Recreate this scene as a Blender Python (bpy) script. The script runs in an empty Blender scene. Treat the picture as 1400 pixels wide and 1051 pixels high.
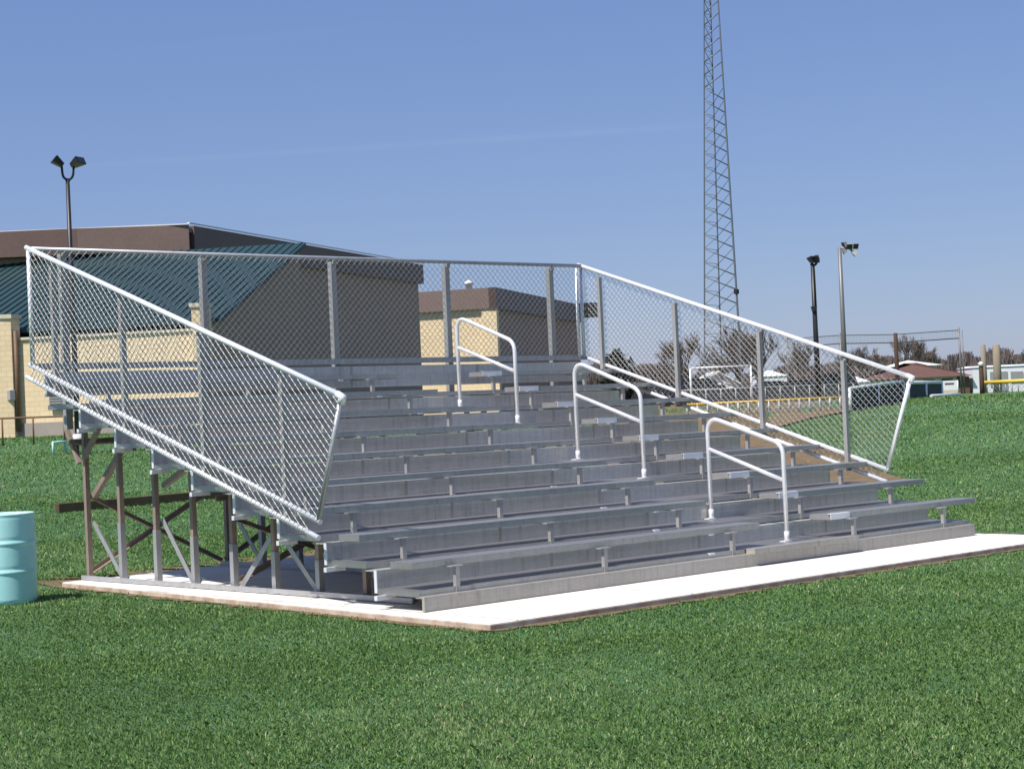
import bpy, math, random
import numpy as np
from mathutils import Vector, Quaternion
random.seed(7); rng = np.random.default_rng(7)
S = bpy.context.scene
COL = S.collection

# ------------------------------------------------------------------ camera
CX, CY, CZ = -8.6465, -10.3056, 1.4468
YAW, PITCH, ROLL, FPX = 0.7508, 0.0141, -0.0436, 2508.86
PW, PH = 1400.0, 1051.0
def cam_axes():
    cy, sy, cp, sp = math.cos(YAW), math.sin(YAW), math.cos(PITCH), math.sin(PITCH)
    f = Vector((sy*cp, cy*cp, sp)); r = Vector((cy, -sy, 0)); u = r.cross(f)
    cr, sr = math.cos(ROLL), math.sin(ROLL)
    return cr*r+sr*u, -sr*r+cr*u, f
RX, UX, FX = cam_axes()
CAM = Vector((CX, CY, CZ))
def at(x, y, d):
    """the place seen at photo pixel (x, y), d metres ahead"""
    return CAM + d*(FX + RX*((x-PW/2)/FPX) - UX*((y-PH/2)/FPX))
cam = bpy.data.cameras.new('camera'); camo = bpy.data.objects.new('camera', cam); COL.objects.link(camo)
cam.sensor_fit = 'HORIZONTAL'; cam.sensor_width = 36; cam.lens = 36*FPX/PW
cam.clip_start = 0.1; cam.clip_end = 6000
from mathutils import Matrix
camo.matrix_world = Matrix(((RX.x, UX.x, -FX.x, CX), (RX.y, UX.y, -FX.y, CY), (RX.z, UX.z, -FX.z, CZ), (0, 0, 0, 1)))
S.camera = camo

def terr(x, y):
    d = math.hypot(x-CX, y-CY)
    t = min(1, max(0, (d-25)/45)); t = t*t*(3-2*t)
    return 1.25*t - .05
def ground(x, y):
    """the point of the ground seen at photo pixel (x, y)"""
    d = 6.0
    while d < 900:
        p = at(x, y, d)
        if p.z <= terr(p.x, p.y): break
        d *= 1.004
    return Vector((p.x, p.y, terr(p.x, p.y)))
def base(x, d):
    p = at(x, 560, d); return Vector((p.x, p.y, terr(p.x, p.y)))
def zat(x, y, d): return at(x, y, d).z

# ------------------------------------------------------------------ mesh helper
class MB:
    def __init__(s): s.v = []; s.f = []; s.smooth = []
    def poly(s, pts, smooth=False):
        n = len(s.v); s.v += [tuple(p) for p in pts]; s.f.append(tuple(range(n, n+len(pts)))); s.smooth.append(smooth)
    def hexa(s, c):
        n = len(s.v); s.v += [tuple(p) for p in c]
        for q in ((0,3,2,1),(4,5,6,7),(0,1,5,4),(1,2,6,5),(2,3,7,6),(3,0,4,7)):
            s.f.append(tuple(n+i for i in q)); s.smooth.append(False)
        return s
    def box(s, a, b):
        x0,y0,z0 = a; x1,y1,z1 = b
        return s.hexa([(x0,y0,z0),(x1,y0,z0),(x1,y1,z0),(x0,y1,z0),(x0,y0,z1),(x1,y0,z1),(x1,y1,z1),(x0,y1,z1)])
    def bar(s, p, q, w, h=None, up=(0,0,1)):
        p = Vector(p); q = Vector(q); h = h or w; d = (q-p).normalized(); up = Vector(up)
        if abs(d.dot(up)) > .98: up = Vector((0,1,0))
        a = d.cross(up).normalized()*w/2; b = a.cross(d).normalized()*h/2
        return s.hexa([p-a-b,p+a-b,p+a+b,p-a+b,q-a-b,q+a-b,q+a+b,q-a+b])
    def angle(s, p, q, w, t, up=(0,0,1), flip=1):
        """L shaped steel angle"""
        p = Vector(p); q = Vector(q); d = (q-p).normalized(); up = Vector(up)
        if abs(d.dot(up)) > .98: up = Vector((1,0,0))
        a = d.cross(up).normalized()*flip; b = a.cross(d).normalized()*flip
        def bx(a0,a1,b0,b1):
            return [p+a*a0+b*b0,p+a*a1+b*b0,p+a*a1+b*b1,p+a*a0+b*b1,q+a*a0+b*b0,q+a*a1+b*b0,q+a*a1+b*b1,q+a*a0+b*b1]
        s.hexa(bx(-w/2,w/2,-w/2,-w/2+t)); s.hexa(bx(-w/2,-w/2+t,-w/2+t+.0005,w/2)); return s
    def tube(s, pts, r, n=10, r2=None):
        pts = [Vector(p) for p in pts]; m = len(pts); n0 = len(s.v); prev = None
        for i, p in enumerate(pts):
            d = (pts[min(i+1,m-1)]-pts[max(i-1,0)]).normalized()
            if prev is None:
                a = d.cross(Vector((0,0,1)))
                if a.length < .05: a = d.cross(Vector((1,0,0)))
            else: a = prev - d*prev.dot(d)
            a.normalize(); prev = a; b = d.cross(a); rr = r if r2 is None else r+(r2-r)*i/(m-1)
            for k in range(n):
                t = 2*math.pi*k/n; s.v.append(tuple(p+a*rr*math.cos(t)+b*rr*math.sin(t)))
        for i in range(m-1):
            for k in range(n):
                s.f.append((n0+i*n+k, n0+i*n+(k+1)%n, n0+(i+1)*n+(k+1)%n, n0+(i+1)*n+k)); s.smooth.append(n > 4)
        s.f.append(tuple(n0+k for k in reversed(range(n)))); s.f.append(tuple(n0+(m-1)*n+k for k in range(n))); s.smooth += [False, False]
        return s
    def lathe(s, c, prof, n=40):
        n0 = len(s.v); c = Vector(c)
        for r, z in prof:
            for k in range(n):
                t = 2*math.pi*k/n; s.v.append((c.x+r*math.cos(t), c.y+r*math.sin(t), c.z+z))
        for i in range(len(prof)-1):
            for k in range(n):
                s.f.append((n0+i*n+k, n0+i*n+(k+1)%n, n0+(i+1)*n+(k+1)%n, n0+(i+1)*n+k)); s.smooth.append(True)
        s.f.append(tuple(n0+k for k in reversed(range(n)))); s.f.append(tuple(n0+(len(prof)-1)*n+k for k in range(n))); s.smooth += [False, False]
        return s
    def prism(s, foot, z0, z1):
        """vertical prism; z1 a number or one per corner"""
        n = len(foot); k = len(s.v)
        zt = z1 if isinstance(z1, (list, tuple)) else [z1]*n
        s.v += [(p[0],p[1],z0) for p in foot] + [(p[0],p[1],z) for p, z in zip(foot, zt)]
        s.f.append(tuple(k+i for i in reversed(range(n)))); s.f.append(tuple(k+n+i for i in range(n)))
        for i in range(n): s.f.append((k+i, k+(i+1)%n, k+n+(i+1)%n, k+n+i))
        s.smooth += [False]*(n+2); return s
    def build(s, name, m, parent=None, bevel=0):
        me = bpy.data.meshes.new(name)
        o = bpy.data.objects.new(name, me); COL.objects.link(o)
        off = Vector((0,0,0))
        if parent is not None:
            o.parent = parent; q = parent
            while q is not None: off += q.location; q = q.parent
        me.from_pydata([(x-off.x, y-off.y, z-off.z) for x, y, z in s.v], [], s.f)
        me.polygons.foreach_set('use_smooth', s.smooth); me.materials.append(m)
        import bmesh
        bm = bmesh.new(); bm.from_mesh(me); bmesh.ops.recalc_face_normals(bm, faces=bm.faces)
        bm.to_mesh(me); bm.free()
        if bevel:
            b = o.modifiers.new('bevel', 'BEVEL'); b.width = bevel; b.segments = 2; b.limit_method = 'ANGLE'
        return o
def tag(o, label=None, cat=None, group=None, kind=None):
    if label: o['label'] = label
    if cat: o['category'] = cat
    if group: o['group'] = group
    if kind: o['kind'] = kind
    return o
def thing(name, label, cat, loc, group=None):
    o = bpy.data.objects.new(name, None); COL.objects.link(o); o.location = loc; o.empty_display_size = .2
    return tag(o, label, cat, group)

# ------------------------------------------------------------------ materials
def new_mat(name):
    m = bpy.data.materials.new(name); m.use_nodes = True; nt = m.node_tree
    return m, nt, nt.nodes['Principled BSDF']
def N(nt, typ, **kw):
    n = nt.nodes.new(typ)
    for k, v in kw.items():
        if k.startswith('i_'): n.inputs[k[2:].replace('_', ' ')].default_value = v
        else: setattr(n, k, v)
    return n
def ramp(nt, fac, stops):
    r = nt.nodes.new('ShaderNodeValToRGB'); e = r.color_ramp.elements
    while len(e) < len(stops): e.new(.5)
    for x, (p, c) in zip(e, stops): x.position = p; x.color = (*c, 1)
    nt.links.new(fac, r.inputs['Fac']); return r.outputs['Color']
def coords(nt, scale=(1,1,1), kind='Object'):
    t = nt.nodes.new('ShaderNodeTexCoord'); mp = nt.nodes.new('ShaderNodeMapping'); mp.inputs['Scale'].default_value = scale
    nt.links.new(t.outputs[kind], mp.inputs['Vector']); return mp.outputs['Vector']
def noise(nt, vec, scale, detail=4, rough=.55):
    n = N(nt, 'ShaderNodeTexNoise'); n.inputs['Scale'].default_value = scale; n.inputs['Detail'].default_value = detail; n.inputs['Roughness'].default_value = rough
    nt.links.new(vec, n.inputs['Vector']); return n.outputs['Fac']
def mixc(nt, fac, a, b, mode='MIX'):
    n = nt.nodes.new('ShaderNodeMix'); n.data_type = 'RGBA'; n.blend_type = mode
    for sock, v in ((n.inputs[0], fac), (n.inputs[6], a), (n.inputs[7], b)):
        if hasattr(v, 'links'): nt.links.new(v, sock)
        elif isinstance(v, (int, float)): sock.default_value = v
        else: sock.default_value = (*v, 1)
    return n.outputs[2]
def bump(nt, h, strength, dist, bsdf):
    b = N(nt, 'ShaderNodeBump'); b.inputs['Strength'].default_value = strength; b.inputs['Distance'].default_value = dist
    nt.links.new(h, b.inputs['Height']); nt.links.new(b.outputs['Normal'], bsdf.inputs['Normal'])
def mat(name, a, b=None, scale=3.0, stretch=(1,1,1), rough=.6, metal=0.0, bumpd=0, fine=None, spec=None, streak=0):
    """two base colours mixed by noise, plus a finer mottling"""
    m, nt, bs = new_mat(name); b = b or tuple(c*.75 for c in a)
    v = coords(nt, stretch); f = noise(nt, v, scale, 5, .6)
    c = ramp(nt, f, [(.3, b), (.7, a)])
    f2 = noise(nt, v, fine or scale*11, 3, .7)
    c = mixc(nt, .22, c, ramp(nt, f2, [(.3, tuple(x*.55 for x in a)), (.7, tuple(min(1, x*1.25) for x in a))]))
    if streak:
        f3 = noise(nt, coords(nt, (9,.6,.8)), 2.2, 5, .75)
        c = mixc(nt, streak, c, mixc(nt, 1.0, c, ramp(nt, f3, [(.32,(.45,.42,.38)), (.46,(.9,.9,.9)), (.6,(1,1,1)), (.72,(1.25,1.25,1.25))]), 'MULTIPLY'))
        rr_ = N(nt, 'ShaderNodeMapRange'); rr_.inputs['To Min'].default_value = rough+.14; rr_.inputs['To Max'].default_value = rough-.12; nt.links.new(f3, rr_.inputs['Value']); nt.links.new(rr_.outputs[0], bs.inputs['Roughness'])
    nt.links.new(c, bs.inputs['Base Color']); bs.inputs['Roughness'].default_value = rough; bs.inputs['Metallic'].default_value = metal
    if spec is not None: bs.inputs['Specular IOR Level'].default_value = spec
    if bumpd: bump(nt, f2, .5, bumpd, bs)
    return m
M = {}
M['alu'] = mat('mill_aluminium', (.50,.485,.465), (.41,.395,.38), 1.6, (.5,3,3), .46, .72, fine=28, streak=.4)
M['alu_tread'] = mat('ribbed_aluminium', (.50,.485,.47), (.41,.40,.385), 1.3, (.4,4,4), .42, .8, fine=30, streak=.3)
M['alu_riser'] = mat('shade_lifted_aluminium_board', (.66,.64,.61), (.53,.51,.485), 1.4, (.5,3,3), .5, .6, fine=24, streak=.42)  # paler base colour makes up for the shade under the seats
M['alu_front'] = mat('weathered_bounce_tinted_aluminium', (.46,.43,.38), (.38,.35,.30), 1.2, (.5,3,3), .5, .3, fine=25, streak=.45)  # streaks are weathering; the brown cast is slab bounce put into the colour
M['alu_bright'] = mat('bright_aluminium', (.88,.89,.92), (.80,.81,.85), 2, (1,1,1), .35, .25)
M['white_metal'] = mat('white_coated_tube', (.80,.80,.81), (.68,.68,.69), 9, (1,1,1), .42, .3)
M['galv'] = mat('galvanised_steel', (.50,.50,.51), (.38,.38,.39), 9, (1,1,.4), .45, .45)
M['galv_post'] = mat('weathered_galvanised_post', (.42,.41,.40), (.32,.31,.30), 6, (1,1,.3), .5, .35)
M['wire'] = mat('galvanised_wire', (.32,.323,.326), (.24,.24,.243), 20, (1,1,1), .5, .3)
M['steel_leg'] = mat('weathered_steel_angle', (.36,.285,.23), (.23,.17,.135), 4, (1,1,.5), .65, .2)
M['marker'] = mat('white_marker_paint', (.85,.85,.85), (.8,.8,.8), 8, (1,1,1), .5)
M['bracket'] = mat('dull_bracket_steel', (.44,.43,.42), (.32,.31,.30), 8, (1,1,1), .55, .4)
M['black_metal'] = mat('black_painted_metal', (.025,.025,.028), (.016,.016,.018), 6, (1,1,1), .45)
M['grey_pole'] = mat('grey_steel_pole', (.22,.215,.21), (.16,.155,.15), 4, (1,1,.3), .5, .3)
M['tower_steel'] = mat('dull_tower_steel', (.17,.19,.21), (.13,.15,.165), 1, (1,1,.2), .55, .3)
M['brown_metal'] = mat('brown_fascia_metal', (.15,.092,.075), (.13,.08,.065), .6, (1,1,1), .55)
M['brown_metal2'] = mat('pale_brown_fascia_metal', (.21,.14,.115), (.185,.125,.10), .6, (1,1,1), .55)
M['rail_brown'] = mat('brown_painted_rail', (.16,.09,.05), (.12,.065,.035), 5, (1,1,1), .6)
M['teal_roof'] = mat('teal_standing_seam_metal', (.020,.056,.064), (.016,.046,.053), .7, (1,1,1), .5, .1)
M['teal_dark'] = mat('dark_green_windscreen', (.008,.035,.033), (.006,.026,.025), 2, (1,1,1), .8)
M['screen_grey'] = mat('dark_grey_mesh_screen', (.07,.075,.075), (.05,.055,.055), 2, (1,1,1), .8)
M['dark_void'] = mat('dark_glazing_and_eave_shadow', (.018,.02,.022), (.012,.013,.015), 2, (1,1,1), .8, spec=.1)  # window glass, and the painted shadow gap under the school eave
M['trim'] = mat('pale_stone_coping', (.66,.58,.45), (.58,.5,.38), 3, (1,1,1), .7)
M['block'] = mat('grey_pink_block', (.38,.32,.28), (.33,.28,.25), 2, (1,1,1), .85)
M['wood'] = mat('old_timber', (.10,.075,.035), (.06,.04,.02), 3, (1,1,1), .85, bumpd=.01)
M['wood_post'] = mat('treated_timber_post', (.085,.045,.028), (.055,.03,.02), 3, (1,1,.2), .85)
M['wood_pale'] = mat('pale_weathered_timber', (.30,.25,.18), (.22,.18,.13), 3, (1,1,.2), .85)
M['white_wall'] = mat('white_siding', (.80,.80,.80), (.74,.74,.75), 1, (1,1,1), .6)
M['roof_brown'] = mat('brown_shingle', (.13,.065,.048), (.10,.05,.038), 1.5, (1,1,1), .85)
M['roof_grey'] = mat('grey_shingle', (.20,.20,.21), (.15,.15,.16), 1.5, (1,1,1), .85)
M['yellow'] = mat('yellow_cap_plastic', (.75,.50,.06), (.68,.45,.05), 2, (1,1,1), .5)
M['concrete_pale'] = mat('pale_concrete', (.72,.72,.68), (.62,.62,.58), 3, (1,1,1), .85)
M['bark'] = mat('grey_brown_bark', (.14,.105,.085), (.10,.075,.06), 5, (1,1,1), .9)
M['twig'] = mat('bare_twig_bark', (.165,.13,.11), (.115,.09,.078), 3, (1,1,1), .9)
M['evergreen'] = mat('dark_evergreen_needles', (.03,.04,.025), (.02,.027,.018), 3, (1,1,1), .8)
M['far_wood'] = mat('far_bare_wood', (.15,.12,.11), (.11,.086,.08), .15, (1,1,1), .95)
M['rubber'] = mat('black_rubber', (.02,.02,.02), None, 5, (1,1,1), .8)
M['glass'] = mat('tinted_car_glass', (.03,.035,.04), None, 3, (1,1,1), .1)

def barrel_mat():
    m, nt, bs = new_mat('faded_turquoise_plastic')
    v = coords(nt, (1,1,.35)); f = noise(nt, v, 5, 5, .65); f2 = noise(nt, coords(nt), 40, 3, .7)
    c = ramp(nt, f, [(.25,(.36,.74,.71)), (.5,(.42,.80,.78)), (.75,(.52,.85,.83))])
    c = mixc(nt, .25, c, ramp(nt, f2, [(.3,(.30,.66,.64)), (.7,(.54,.85,.83))]))
    nt.links.new(c, bs.inputs['Base Color']); bs.inputs['Roughness'].default_value = .5; return m
M['barrel'] = barrel_mat()
def slab_mat():
    m, nt, bs = new_mat('white_concrete')
    v = coords(nt); f = noise(nt, v, 1.1, 6, .65); f2 = noise(nt, v, 60, 4, .7)
    c = ramp(nt, f, [(.28,(.52,.48,.42)), (.5,(.72,.69,.65)), (.75,(.80,.78,.76))])
    c = mixc(nt, .3, c, ramp(nt, f2, [(.3,(.55,.52,.48)), (.6,(.86,.85,.83))]))
    # the cast edges below the trowelled top are raw and soil-stained
    g = N(nt, 'ShaderNodeNewGeometry'); sx = N(nt, 'ShaderNodeSeparateXYZ'); nt.links.new(g.outputs['True Normal'], sx.inputs[0])
    st = N(nt, 'ShaderNodeMath', operation='GREATER_THAN'); st.inputs[1].default_value = .5; nt.links.new(sx.outputs['Z'], st.inputs[0])
    f3 = noise(nt, v, 6, 4, .6)
    wv = N(nt, 'ShaderNodeTexBrick'); wv.offset = 0; wv.inputs['Scale'].default_value = 1; wv.inputs['Brick Width'].default_value = 1.83; wv.inputs['Row Height'].default_value = 1.83; wv.inputs['Mortar Size'].default_value = .012
    wv.inputs['Color1'].default_value = wv.inputs['Color2'].default_value = (1,1,1,1); wv.inputs['Mortar'].default_value = (.45,.42,.38,1); nt.links.new(v, wv.inputs['Vector'])
    c = mixc(nt, 1.0, c, wv.outputs['Color'], 'MULTIPLY')
    c = mixc(nt, st.outputs[0], ramp(nt, f3, [(.3,(.32,.23,.16)), (.7,(.62,.52,.43))]), c)
    nt.links.new(c, bs.inputs['Base Color']); bs.inputs['Roughness'].default_value = .9; bump(nt, f2, .3, .004, bs); return m
M['slab'] = slab_mat()
def grass_mat():
    m, nt, bs = new_mat('lawn')
    v = coords(nt); a = noise(nt, v, .16, 5, .6); b = noise(nt, v, 1.9, 6, .7); c3 = noise(nt, v, 15, 5, .75)
    sv = coords(nt, (.72,.68,1)); mp = sv.node; mp.inputs['Rotation'].default_value = (0,0,YAW); mp.inputs['Scale'].default_value = (.16,1.0,1)
    st = noise(nt, sv, 1.1, 6, .7)
    c = ramp(nt, b, [(.28,(0.0517, 0.1049, 0.0456)), (.5,(0.0828, 0.171, 0.0792)), (.72,(0.1323, 0.2337, 0.12))])
    c = mixc(nt, .4, c, ramp(nt, c3, [(.3,(0.0345, 0.0684, 0.0264)), (.5,(0.0805, 0.1653, 0.072)), (.72,(0.184, 0.2736, 0.156))]))
    c = mixc(nt, .4, c, ramp(nt, a, [(.35,(0.0667, 0.114, 0.0528)), (.5,(0.0862, 0.171, 0.0792)), (.65,(0.0978, 0.2109, 0.102))]))
    c = mixc(nt, .45, c, ramp(nt, st, [(.35,(0.0667, 0.0912, 0.0408)), (.5,(0.0862, 0.171, 0.0792)), (.65,(0.1207, 0.228, 0.12))]))
    nt.links.new(c, bs.inputs['Base Color']); bs.inputs['Roughness'].default_value = 1; bs.inputs['Specular IOR Level'].default_value = .1
    bump(nt, c3, .9, .05, bs); return m
M['grass'] = grass_mat()
def blade_mat():
    m, nt, bs = new_mat('grass_blade')
    at_ = N(nt, 'ShaderNodeAttribute', attribute_name='tint')
    c = ramp(nt, at_.outputs['Fac'], [(0,(.06,.098,.018)), (.3,(.122,.232,.052)), (.6,(.195,.33,.10)), (.85,(.31,.43,.20)), (1,(.48,.45,.26))])
    nt.links.new(c, bs.inputs['Base Color']); bs.inputs['Roughness'].default_value = .55; bs.inputs['Specular IOR Level'].default_value = .25
    tr = N(nt, 'ShaderNodeBsdfTranslucent'); nt.links.new(c, tr.inputs['Color'])
    mx = N(nt, 'ShaderNodeMixShader'); mx.inputs[0].default_value = .3
    nt.links.new(bs.outputs[0], mx.inputs[1]); nt.links.new(tr.outputs[0], mx.inputs[2]); nt.links.new(mx.outputs[0], nt.nodes['Material Output'].inputs['Surface'])
    return m
M['blade'] = blade_mat()
def soil_mat():
    m, nt, bs = new_mat('bare_soil')
    v = coords(nt); f = noise(nt, v, 4, 6, .7); g = noise(nt, v, 40, 4, .7)
    c = ramp(nt, f, [(.3,(.085,.06,.025)), (.5,(.155,.11,.052)), (.7,(.23,.17,.09))])
    c = mixc(nt, .3, c, ramp(nt, g, [(.3,(.07,.04,.02)), (.7,(.3,.2,.12))]))
    nt.links.new(c, bs.inputs['Base Color']); bs.inputs['Roughness'].default_value = 1; bump(nt, g, .6, .03, bs); return m
M['soil'] = soil_mat()
def brick_mat(name, c1, c2, mo, ax):
    m, nt, bs = new_mat(name)
    t = N(nt, 'ShaderNodeTexCoord'); dt = N(nt, 'ShaderNodeVectorMath', operation='DOT_PRODUCT'); dt.inputs[1].default_value = ax
    nt.links.new(t.outputs['Object'], dt.inputs[0]); sx = N(nt, 'ShaderNodeSeparateXYZ'); nt.links.new(t.outputs['Object'], sx.inputs[0])
    cb = N(nt, 'ShaderNodeCombineXYZ'); nt.links.new(dt.outputs['Value'], cb.inputs[0]); nt.links.new(sx.outputs['Z'], cb.inputs[1])
    br = N(nt, 'ShaderNodeTexBrick'); br.inputs['Scale'].default_value = 1; br.inputs['Brick Width'].default_value = .4; br.inputs['Row Height'].default_value = .2
    br.inputs['Mortar Size'].default_value = .014; br.inputs['Color1'].default_value = (*c1,1); br.inputs['Color2'].default_value = (*c2,1); br.inputs['Mortar'].default_value = (*mo,1)
    nt.links.new(cb.outputs[0], br.inputs['Vector'])
    f = noise(nt, t.outputs['Object'], .5, 5, .6)
    c = mixc(nt, .25, br.outputs['Color'], ramp(nt, f, [(.3,tuple(x*.8 for x in c2)), (.7,c1)]))
    nt.links.new(c, bs.inputs['Base Color']); bs.inputs['Roughness'].default_value = .9; return m
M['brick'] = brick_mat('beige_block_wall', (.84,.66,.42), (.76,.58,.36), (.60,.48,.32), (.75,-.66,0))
M['brick_side'] = brick_mat('beige_block_wall_shaded', (.40,.275,.21), (.35,.24,.185), (.29,.205,.16), (.66,.75,0))  # the beige block again, with the right faces' shade put into the colour

# ------ ground (the slab top is z = 0, the lawn lies 5 cm lower)
def make_ground():
    xs = np.concatenate([np.linspace(-3000,-140,14), np.linspace(-120,220,171), np.linspace(240,3000,16)])
    ys = np.concatenate([np.linspace(-3000,-140,14), np.linspace(-120,220,171), np.linspace(240,3000,16)])
    v = []; f = []
    for y in ys:
        for x in xs: v.append((x, y, terr(x, y)))
    nx = len(xs)
    for j in range(len(ys)-1):
        for i in range(nx-1): f.append((j*nx+i, j*nx+i+1, (j+1)*nx+i+1, (j+1)*nx+i))
    me = bpy.data.meshes.new('ground'); me.from_pydata(v, [], f); me.materials.append(M['grass'])
    for p in me.polygons: p.use_smooth = True
    o = bpy.data.objects.new('ground', me); COL.objects.link(o); tag(o, kind='structure')
make_ground()
SLAB = [(.10,5.47), (-.27,-1.0), (7.42,-.97), (7.45,5.6)]
def in_poly(px, py, poly):
    c = False; n = len(poly)
    for i in range(n):
        x1, y1 = poly[i]; x2, y2 = poly[(i+1) % n]
        if (y1 > py) != (y2 > py) and px < (x2-x1)*(py-y1)/(y2-y1)+x1: c = not c
    return c
def ring_sheet(poly, grow, amp, z, name, m, step=.12):
    pts = []; n = len(poly); cx = sum(p[0] for p in poly)/n; cy = sum(p[1] for p in poly)/n
    for i in range(n):
        a = Vector((*poly[i],0)); b = Vector((*poly[(i+1)%n],0)); L = (b-a).length; k = max(2, int(L/step))
        d = (b-a).normalized(); nrm = Vector((d.y,-d.x,0))
        if nrm.dot(Vector((cx,cy,0))-a) > 0: nrm = -nrm
        for j in range(k):
            t = j/k; g = grow[i]*(1+amp*random.uniform(-1,1))
            pts.append(a+(b-a)*t+nrm*g)
    mb = MB(); c = Vector((cx,cy,0)); 
    for i in range(len(pts)):
        p, q = pts[i], pts[(i+1)%len(pts)]
        mb.poly([(c.x,c.y,z),(p.x,p.y,z),(q.x,q.y,z)])
    return mb.build(name, m)
slab = MB().prism(SLAB, -.16, 0).build('concrete_slab', M['slab'], bevel=.012); tag(slab, kind='structure')
tag(ring_sheet(SLAB, [.09,.10,.95,.75], .7, -.042, 'soil_border', M['soil']), kind='structure')

# ------------------------------------------------------------------ bleacher
BL = thing('bleacher', 'aluminium bleacher of nine rows with chain link guard fence on white slab', 'bleacher', (0,0,0))
LN = 7.2; DR = .61; RISE = .1917; NR = 9
def tz(i): return .150 + RISE*(i-1)          # top of tread i (1..9)
def ty(i): return .06 + DR*(i-1)             # front of tread i
FRX = [.38, 1.97, 3.56, 5.30, 6.76]
A0, A1 = 3.97, 5.02                          # the aisle
SL, SR = -.015, LN+.20
# front closing board
b = MB(); b.box((0,0,.004),(LN,.028,.112)); b.box((0,.0285,.098),(LN,.10,.112))
b.box((5.36,-.003,.004),(5.375,-.0003,.113)); b.build('front_board', M['alu_front'], BL, .003)
def plank(mb, x0, x1, y0, y1, zt, th):
    """hollow deck plank: deck with fluted top and turned down lips"""
    mb.box((x0,y0,zt-th),(x1,y0+.006,zt-.0061)); mb.box((x0,y1-.006,zt-th),(x1,y1,zt-.0061)); mb.box((x0,y0,zt-.006),(x1,y1,zt))
    n = 5; w = (y1-y0)/n
    for k in range(n): mb.box((x0,y0+w*(k+.12),zt+.0001),(x1,y0+w*(k+.88),zt+.003))
    for xe in (x0, x1-.006):
        mb.box((xe,y0+.0062,zt-th),(xe+.006,y1-.0062,zt-.0062))
for i in range(1, NR+1):
    y0 = ty(i); z = tz(i)
    m = MB(); plank(m, 0, LN, y0, y0+.235, z, .043); plank(m, 0, LN, y0+.236, y0+.478, z, .043)
    m.build('footboard', M['alu_tread'], BL)
    yr = y0+.482
    m = MB(); zb, zt_ = z-.03, z+.138
    if i == NR: zb, zt_ = z+.085, z+.315
    m.box((0,yr,zb),(LN,yr+.02,zt_)); m.box((0,yr+.0203,zt_-.010),(LN,yr+(.05 if i == NR else .135),zt_))
    for k in range(3): m.box((0,yr-.003,zb+.025+k*(zt_-zb-.05)/2-.004),(LN,yr-.0003,zb+.025+k*(zt_-zb-.05)/2+.004))
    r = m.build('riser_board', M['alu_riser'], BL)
    for xj in (1.83,3.66,5.49):
        MB().box((xj-.016,yr-.0045,zb+.002),(xj+.016,yr-.0005,zt_-.002)).build('joint_strip', M['alu'], r)
    m = MB(); m.box((-.008,yr-.006,zb-.002),(-.0005,yr+.026,zt_+.002)); m.build('end_cap', M['alu_bright'], r)  # bright metal on the left end alone paints in its sunlit edge
    # seats either side of the aisle
    sy = y0+.045; sz = .358+RISE*(i-1); a1 = A1+.022*(i-1)
    for x0, x1 in ((SL,A0), (a1,SR)):
        m = MB(); plank(m, x0, x1, sy, sy+.245, sz, .045); s = m.build('seat', M['alu'], BL)
        for xe in (x0, x1):
            c = MB(); c.box((xe-.005,sy-.003,sz-.047),(xe+.005,sy+.248,sz+.004)); c.build('end_cap', M['alu'], s)
    mk = MB(); mk.box((a1-.02,sy-.007,sz-.046),(a1+.27,sy-.0035,sz+.006)); mk.box((a1-.02,sy-.0069,sz+.0061),(a1+.27,sy+.03,sz+.009))
    mk.build('seat_marker', M['marker'], BL)
    for k, x in enumerate(FRX):
        br = MB()
        br.box((x-.06,sy-.055,sz-.056),(x+.06,sy+.235,sz-.0475))
        br.box((x-.019,sy-.054,z-.04),(x+.019,sy-.046,sz-.0555)); br.box((x-.019,sy-.0465,z+.004),(x-.012,sy-.02,sz-.0555))
        br.build('seat_bracket', M['bracket'], BL)
    xj = 3.36-.02*i
    for pa, pb in (((xj-.035,sy-.006,sz-.058),(xj+.02,sy+.02,sz-.047)), ((xj-.1,y0-.006,z-.012),(xj-.03,y0+.02,z+.006))):
        MB().box(pa,pb).build('joint_clip', M['alu_bright'], BL)
st = MB(); plank(st, 3.72, 5.22, -.045, .052, .152, .043); st.build('aisle_step', M['alu_front'], BL)

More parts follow.
